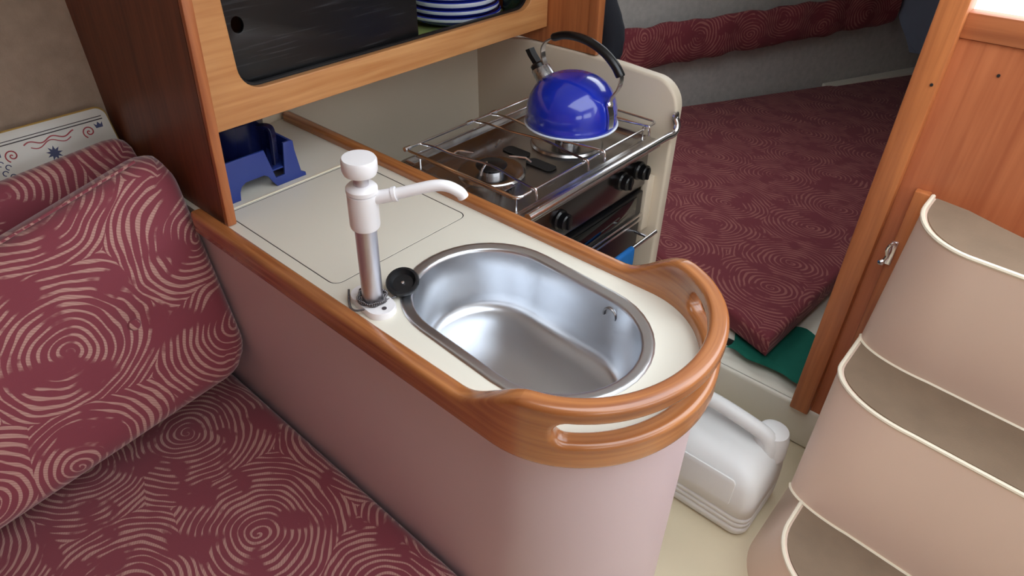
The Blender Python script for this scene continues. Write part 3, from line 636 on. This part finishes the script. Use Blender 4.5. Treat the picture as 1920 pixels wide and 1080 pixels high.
hp = [(0.0985, 0.055), (0.0985, 0.070), (0.104, 0.092), (0.112, 0.120), (0.114, 0.145)]
hl_ = [(-0.060, 0.112), (-0.074, 0.128), (-0.083, 0.150), (-0.084, 0.172), (-0.074, 0.190), (-0.055, 0.203)]
K = lambda p: kc+Vector((p[0], 0.0, p[1]))
bm = B(); strap(bm, spline([K(p) for p in [(0.0975, 0.050), (0.0935, 0.078), (0.098, 0.098), (0.110, 0.120), (0.115, 0.142), (0.113, 0.160)]], 6), (0, 1, 0), 0.013, 0.003); obj('handle_strap', bm, 'chrome', ke)
bm = B(); strap(bm, spline([K(p) for p in hl_], 6), (0, 1, 0), 0.013, 0.003); obj('handle_strap', bm, 'chrome', ke)
bm = B(); strap(bm, spline([K(p) for p in [(0.1005, 0.020), (0.0995, 0.050), (0.0960, 0.066), (0.0915, 0.080)]], 5), (0, 1, 0), 0.017, 0.004); mt = obj('handle_bracket', bm, 'chrome', ke)
bm = B(); lathe(bm, [(0, 0), (0.0085, 0), (0.0085, 0.004), (0.005, 0.007), (0, 0.007)], K((0.0925, 0.080)), (0.85, 0, 0.5), 16); obj('rivet', bm, 'chrome', mt)
gp = spline([K(p) for p in [(-0.058, 0.202), (-0.030, 0.214), (0.005, 0.217), (0.040, 0.211), (0.072, 0.196), (0.098, 0.174), (0.113, 0.152)]], 6)
bm = B(); tube(bm, gp, [0.0085]+[0.0098]*(len(gp)-2)+[0.0088], 16); obj('grip', bm, 'black', ke)

for o in COL.objects:
    if o.parent is ke or (o.parent and o.parent.parent is ke):
        for v in o.data.vertices: v.co.x *= KS; v.co.y *= KS; v.co.z *= 0.98
# ---------------------------------------------------------------- blue rack with navy mug on the worktop
rk = thing('mug_rack', (-1.34, 0.61, 0), 'blue plastic rack with arched front on the worktop corner', 'rack')
fo = [(0.503, 0.0005), (0.552, 0.0005), (0.556, 0.018), (0.562, 0.028), (0.574, 0.034), (0.618, 0.034), (0.627, 0.027), (0.634, 0.012), (0.642, 0.0005), (0.716, 0.0005), (0.716, 0.008), (0.706, 0.014), (0.701, 0.088), (0.680, 0.088), (0.665, 0.020), (0.643, 0.020), (0.632, 0.087), (0.503, 0.087)]
bm = flat([fo], 0.003, 0.0012); remap(bm, lambda x, y, z: (-1.262+z-0.10*y, x, y)); obj('front_wall', bm, 'rack', rk)
bm = box(B(), -1.445, -1.268, 0.698, 0.704, 0.0005, 0.086, 0.001); obj('side_wall', bm, 'rack', rk)
bm = box(B(), -1.445, -1.268, 0.503, 0.509, 0.0005, 0.086, 0.001); obj('side_wall', bm, 'rack', rk)
obj('back_wall', box(B(), -1.450, -1.444, 0.503, 0.704, 0.0005, 0.086, 0.001), 'rack', rk)
obj('shelf', box(B(), -1.444, -1.268, 0.510, 0.697, 0.033, 0.037, 0.001), 'rack', rk)
mg = thing('navy_mug', (-1.364, 0.603, 0.037), 'dark navy mug sitting in the blue rack', 'mug')
mc = Vector((-1.364, 0.603, 0.0375))
bm = B(); lathe(bm, [(0, 0), (0.070, 0), (0.073, 0.004), (0.083, 0.108), (0.0845, 0.110), (0.0825, 0.112), (0.0805, 0.108), (0.070, 0.006), (0, 0.005)], mc, (0, 0, 1), 40); obj('body', bm, 'navy', mg)
hd = Vector((0.72, 0.42, 0)).normalized(); side = Vector((-hd.y, hd.x, 0))
hpnts = [mc+hd*0.077+Vector((0, 0, 0.092)), mc+hd*0.102+Vector((0, 0, 0.094)), mc+hd*0.111+Vector((0, 0, 0.084)), mc+hd*0.108+Vector((0, 0, 0.045)), mc+hd*0.104+Vector((0, 0, 0.008))]
bm = B(); strap(bm, spline(hpnts, 6), side, 0.018, 0.008); bmesh.ops.bevel(bm, geom=[e for e in bm.edges if e.calc_length() > 0.0], offset=0.0012, segments=1, affect='EDGES'); obj('handle', bm, 'navy', mg)

# ---------------------------------------------------------------- settee and cushions
se = thing('settee', (-1.0, -0.4, FZ), 'cream moulded settee base under the seat cushion', 'settee')
obj('plinth', box(B(), -1.60, -0.47, -1.28, 0.455, FZ, -0.585, 0.01), 'cream', se)
def cushion(quad, T, nu, nv, power=9, dim=(), soft=0.006, rc=0.07):
    """boxed cushion between four front corners (BL, BR, TR, TL); thickness T goes against the face normal"""
    BL, BR, TR, TL = [Vector(q) for q in quad]
    n = (BR-BL).cross(TL-BL).normalized(); W = ((BR-BL).length+(TR-TL).length)/2; Hh = ((TL-BL).length+(TR-BR).length)/2
    bm = B(); uvl = bm.loops.layers.uv.verify(); uvd = {}
    def axis(N, size):
        e = 0.055/size; base = [0, .12*e, .3*e, .55*e, e]
        mid = [e+(1-2*e)*k/(N-1) for k in range(1, N-1)]
        return base+mid+[1-b for b in base[::-1]]
    us, vs = axis(nu, W), axis(nv, Hh)
    def pt(u, v, back):
        p = BL*(1-u)*(1-v)+BR*u*(1-v)+TR*u*v+TL*(1-u)*v
        a, b_ = 2*u-1, 2*v-1
        # distance from edge in metres -> rounded edge profile
        du = (1-abs(a))*W/2; dv = (1-abs(b_))*Hh/2; r = 0.034
        # rounded outline corners
        fu = min(1, du/r); fv = min(1, dv/r)
        hu = math.sqrt(max(0, 1-(1-fu)**2)); hv = math.sqrt(max(0, 1-(1-fv)**2))
        prof = hu*hv if fu < 1 and fv < 1 else min(hu, hv)
        bulge = soft*(1-a**4)*(1-b_**4)
        d = 0.0
        for (dx, dy, dep, sg) in dim:
            rr = ((u-dx)*W)**2+((v-dy)*Hh)**2; d -= dep*math.exp(-rr/(2*sg*sg))+0.35*dep*math.exp(-math.sqrt(rr)/(sg*2.2))
        half = T/2
        off = -half+half*prof+(bulge+d)*prof if not back else -half-half*prof
        # pull outline corners in
        if du < rc and dv < rc:
            cu_, cv_ = rc-du, rc-dv; L_ = math.hypot(cu_, cv_); m_ = max(cu_, cv_)
            if L_ > 1e-6:
                k = m_/L_; ux = (BR-BL).normalized()*(-1 if a > 0 else 1); vx = (TL-BL).normalized()*(-1 if b_ > 0 else 1)
                p = p+ux*(cu_*(1-k))+vx*(cv_*(1-k))
        return p+n*off, (u*W, v*Hh)
    for back in (False, True):
        grid = []
        for v in vs:
            row = []
            for u in us:
                p, q = pt(u, v, back); vv = bm.verts.new(p); uvd[vv] = q; row.append(vv)
            grid.append(row)
        for j in range(len(vs)-1):
            for i in range(len(us)-1):
                q = (grid[j][i], grid[j][i+1], grid[j+1][i+1], grid[j+1][i]); f = bm.faces.new(q if not back else q[::-1])
                for lp in f.loops: lp[uvl].uv = uvd[lp.vert] if not back else (uvd[lp.vert][0]+3, uvd[lp.vert][1])
    bmesh.ops.remove_doubles(bm, verts=bm.verts[:], dist=1e-5)
    return bm
sc = thing('seat_cushion', (-1.0, -0.4, -0.585), 'maroon swirl patterned seat cushion beside the galley cabinet', 'cushion')
bm = cushion([(-1.60, -1.25, -0.48), (-0.47, -1.25, -0.48), (-0.47, 0.456, -0.48), (-1.60, 0.456, -0.48)], 0.104, 28, 40, soft=0.004, rc=0.03); obj('cover', bm, 'fab2s' if 'fab2s' in M else 'fab', sc, uv=False, angle=80)
BLq, BRq, TRq, TLq = Vector((-1.175, -0.52, -0.455)), Vector((-1.180, 0.458, -0.362)), Vector((-1.318, 0.464, 0.150)), Vector((-1.300, -0.52, -0.085))
btn_uv = (0.80, 0.46)
bc = thing('back_cushion', (-1.3, 0.0, -0.47), 'buttoned maroon swirl back cushion leaning at the galley end', 'cushion')
bm = cushion([BLq, BRq, TRq, TLq], 0.115, 46, 30, dim=((btn_uv[0], btn_uv[1], 0.020, 0.022), (0.30, 0.42, 0.020, 0.022)), soft=0.016, rc=0.075); obj('cover', bm, 'fab', bc, uv=False, angle=80)
nrm = (BRq-BLq).cross(TLq-BLq).normalized()
for u, v in (btn_uv, (0.30, 0.42)):
    p = BLq*(1-u)*(1-v)+BRq*u*(1-v)+TRq*u*v+TLq*(1-u)*v-nrm*0.010
    bm = B(); lathe(bm, [(0, 0), (0.011, 0), (0.013, 0.003), (0.010, 0.008), (0, 0.010)], p, nrm, 20); obj('button', bm, 'fab', bc)
seam = []
for k in range(25):
    q = 0.06+0.87*k/24; e = TLq.lerp(TRq, q)-nrm*0.014; dn = (BLq-TLq).normalized(); seam.append(e+dn*0.004+nrm*0.004)
bm = B(); tube(bm, seam, 0.0032, 6); obj('piping', bm, 'fab', bc)
# second back cushion behind, a little higher
off = Vector((-0.118, 0.0, 0.0)); 
q2 = [Vector((-1.335, -0.55, -0.445)), Vector((-1.345, 0.452, -0.445)), Vector((-1.500, 0.462, 0.118)), Vector((-1.490, -0.55, 0.03))]
rc_ = thing('rear_cushion', (-1.45, 0.0, -0.474), 'maroon swirl cushion standing behind the buttoned back cushion', 'cushion')
bm = cushion(q2, 0.060, 40, 24, soft=0.01, rc=0.05); obj('cover', bm, 'fab', rc_, uv=False, angle=80)
# shelf behind the cushions and the decorated tin
sh = thing('settee_shelf', (-1.6, -0.3, -0.02), 'teak shelf ledge behind the settee cushions', 'shelf')
obj('board', box(B(), -1.655, -1.565, -1.28, 0.470, -0.015, 0.005, 0.002), 'teak_y', sh)
obj('fiddle', box(B(), -1.592, -1.574, -1.28, 0.472, 0.0055, 0.062, 0.004), 'teak_y', sh)
tn = thing('biscuit_tin', (-1.60, 0.335, 0.006), 'white tin lid with red spirals and gold edge behind the cushions', 'tin')
TB = Vector((-1.598, 0.0, 0.006)); TU = Vector((-0.36, 0, 0.93)).normalized(); TN = Vector((0.93, 0, 0.36)).normalized(); TY0, TY1, TH = 0.205, 0.470, 0.140
ROLL = math.radians(4.0)
def tp(y, h, d=0.0):
    yc = (TY0+TY1)/2; return TB+TU*h+TN*d+Vector((0, y, 0))
bm = flat([rrect(TY0, TY1, 0.0, TH, 0.022, 6)], 0.014, 0.004, 2); remap(bm, lambda x, y, z: tp(x, y, z-0.0145)); obj('body', bm, 'tiny', tn)
bm = flat([rrect(TY0+0.004, TY1-0.004, 0.004, TH-0.004, 0.020, 6)], 0.0012, 0.0006, 1); remap(bm, lambda x, y, z: tp(x, y, z+0.0005)); lid = obj('lid_face', bm, 'tinw', tn)
def ink(pts, mat, r=0.0014):
    bm = B(); tube(bm, [tp(y, h, 0.0020) for y, h in pts], r, 5); obj('print', bm, mat, lid)
ink([(0.222, 0.112), (0.455, 0.112)], 'ink_k', 0.0012); ink([(0.222, 0.118), (0.455, 0.118)], 'ink_k', 0.0009)
for cy, chh in ((0.262, 0.088), (0.418, 0.092)):
    ink([(cy+0.0013*a*math.cos(a), chh+0.0013*a*math.sin(a)) for a in [0.4*k for k in range(27)]], 'ink_r')
ink([(0.290+0.10*q, 0.101+0.004*math.sin(q*14)) for q in [k/40 for k in range(41)]], 'ink_r', 0.0015)
ink([(0.300+0.08*q, 0.093-0.005*math.sin(q*PI*3)) for q in [k/40 for k in range(41)]], 'ink_r', 0.0012)
for cy, chh in ((0.236, 0.096), (0.442, 0.100)):
    bm = flat([[(cy-0.007, chh-0.005), (cy+0.007, chh-0.005), (cy+0.009, chh+0.006), (cy+0.004, chh+0.001), (cy, chh+0.008), (cy-0.004, chh+0.001), (cy-0.009, chh+0.006)]], 0.0004); remap(bm, lambda x, y, z: tp(x, y, z+0.0021)); obj('print', bm, 'ink_b', lid, smooth=False)
cy, chh = 0.336, 0.070
bm = flat([[(cy+(0.016 if k % 2 == 0 else 0.008)*math.cos(PI*k/9), chh+(0.016 if k % 2 == 0 else 0.008)*math.sin(PI*k/9)) for k in range(18)]], 0.0004); remap(bm, lambda x, y, z: tp(x, y, z+0.0021)); obj('print', bm, 'ink_b', lid, smooth=False)
for k in range(5):
    cy, chh = 0.236+0.010*(k % 2), 0.078-0.010*k
    ink([(cy+0.005*math.cos(a), chh+0.005*math.sin(a)) for a in [0.5*j for j in range(10)]], 'ink_b', 0.0011)

# ---------------------------------------------------------------- berth cushion and bolster
def berth_mesh():
    z1, th = -0.550, 0.072
    out = [(-0.385, 1.567), (-0.86, 1.735), (-1.60, 2.0), (-1.66, 2.70), (hullpt(0.25, 0.02).x, hullpt(0.25, 0.02).y), (hullpt(0.9, 0.02).x, hullpt(0.9, 0.02).y), (-0.35, 4.5), (-0.30, 4.5), (-0.345, 2.2)]
    bm = flat([out], th/2, 0.022, 4); remap(bm, lambda x, y, z: (x, y, z+z1-th/2)); return bm
bm = berth_mesh()
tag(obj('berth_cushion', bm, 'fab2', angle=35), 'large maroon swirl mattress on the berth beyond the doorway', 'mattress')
bm = B(); rings = []
for k in range(41):
    q = -0.10+0.785*k/40; p = hullpt(q, 0.035+0.006*math.sin(k*1.3)); zc = -0.235+0.10*q+0.004*math.sin(k*0.8); hh = 0.100-0.025*q+0.004*math.sin(k*1.7)
    d = (B2-A2).normalized(); n = Vector((d.y, -d.x))
    rings.append([(p.x+n.x*0.032*math.cos(a), p.y+n.y*0.032*math.cos(a), zc+hh*math.copysign(abs(math.sin(a))**0.6, math.sin(a))) for a in [2*PI*j/16 for j in range(16)]])
vr = loft(bm, rings); uvl = bm.loops.layers.uv.verify()
idx = {v: (k, j) for k, r in enumerate(vr) for j, v in enumerate(r)}
for f in bm.faces:
    for lp in f.loops:
        k, j = idx[lp.vert]; lp[uvl].uv = (k*0.052, lp.vert.co.z+2)
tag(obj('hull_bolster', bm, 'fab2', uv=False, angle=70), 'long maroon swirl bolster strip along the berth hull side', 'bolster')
bm = B()
loft(bm, [[(hullpt(q, 0.001).x, hullpt(q, 0.001).y, -0.60), (hullpt(q, 0.06).x, hullpt(q, 0.06).y, -0.60), (hullpt(q, 0.06).x, hullpt(q, 0.06).y, -0.551+0.055*(q-0.55)), (hullpt(q, 0.001).x, hullpt(q, 0.001).y, -0.549+0.062*(q-0.55))] for q in (0.55, 0.95)])
tag(struct(obj('trim_4', bm, 'cream', smooth=False)), 'pale ledge at the far edge of the mattress', 'ledge')
cy_ = [(-0.90, 0.62), (-0.895, -0.145), (-0.885, -0.21), (-0.775, -0.375), (-0.60, -0.375), (-0.60, 0.62)]
bm = flat([cy_], 0.010, 0.004); bmesh.ops.subdivide_edges(bm, edges=[e for e in bm.edges if e.calc_length() > 0.1], cuts=4, use_grid_fill=True); remap(bm, lambda x, y, z: (x, 4.08+z+0.008*math.sin(x*60), y))
tag(obj('berth_curtain', bm, 'bluegrey'), 'dark blue grey curtain hanging at the far end of the berth', 'curtain')
# green cloth under the mattress corner
bm = B(); nx, ny = 14, 12; gv = []
for j in range(ny):
    gv.append([bm.verts.new((-0.50+0.225*i/(nx-1)+0.01*math.sin(j*1.1), 1.548+0.24*j/(ny-1)+0.006*math.sin(i*0.9), -0.6305+0.0028*(1+math.sin(i*1.3+j*0.8)))) for i in range(nx)])
for j in range(ny-1):
    for i in range(nx-1): bm.faces.new((gv[j][i], gv[j][i+1], gv[j+1][i+1], gv[j+1][i]))
bmesh.ops.solidify(bm, geom=bm.faces[:], thickness=0.002)
tag(obj('green_cloth', bm, 'green'), 'green cloth lying under the corner of the berth mattress', 'cloth')

# ---------------------------------------------------------------- water jug
jx0, jx1, jy0, jy1 = -0.455, -0.192, 1.095, 1.315
jg = thing('water_jug', ((jx0+jx1)/2, (jy0+jy1)/2, FZ), 'translucent white plastic water jug on the floor beside the steps', 'jug')
def jr(ins, z, r=0.035): return [(x, y, z) for x, y in rrect(jx0+ins, jx1-ins, jy0+ins, jy1-ins, r, 6)]
prof = [(0.012, 0.0), (0.003, 0.008), (0.0, 0.02), (0.0, 0.034), (0.003, 0.037), (0.0, 0.040), (0.0, 0.052), (0.003, 0.055), (0.0, 0.058), (0.0, 0.070), (0.003, 0.073), (0.0, 0.076), (0.002, 0.12), (0.006, 0.16), (0.014, 0.185), (0.035, 0.205), (0.055, 0.213)]
bm = B(); loft(bm, [jr(i_, FZ+z) for i_, z in prof]); obj('body', bm, 'jug', jg, angle=60)
bm = B(); ym = (jy0+jy1)/2+0.03
tube(bm, spline([(jx0+0.03, ym, FZ+0.19), (jx0+0.03, ym, FZ+0.245), (jx0+0.06, ym, FZ+0.262), (jx1-0.09, ym, FZ+0.250), (jx1-0.045, ym, FZ+0.235), (jx1-0.035, ym, FZ+0.19)], 7), 0.020, 14); obj('handle', bm, 'jug', jg)
bm = B(); lathe(bm, [(0.045, 0.17), (0.042, 0.225), (0.036, 0.245), (0.024, 0.252), (0, 0.253)], (jx1-0.045, jy1-0.055, FZ), (0, 0, 1), 24); obj('neck', bm, 'jug', jg)
bm = flat([rrect(jx0+0.05, jx1-0.055, FZ+0.10, FZ+0.185, 0.012)], 0.002, 0.001); remap(bm, lambda x, y, z: (x, jy0+0.001-z+0.022*max(0, (y-FZ-0.12)/0.08)**2*0.6, y)); obj('side_panel', bm, 'jug', jg)

# ---------------------------------------------------------------- lift the worktop-relative scene onto the sole at z = 0
for o in COL.objects:
    if o.parent is None and o is not cam: o.location.z += H
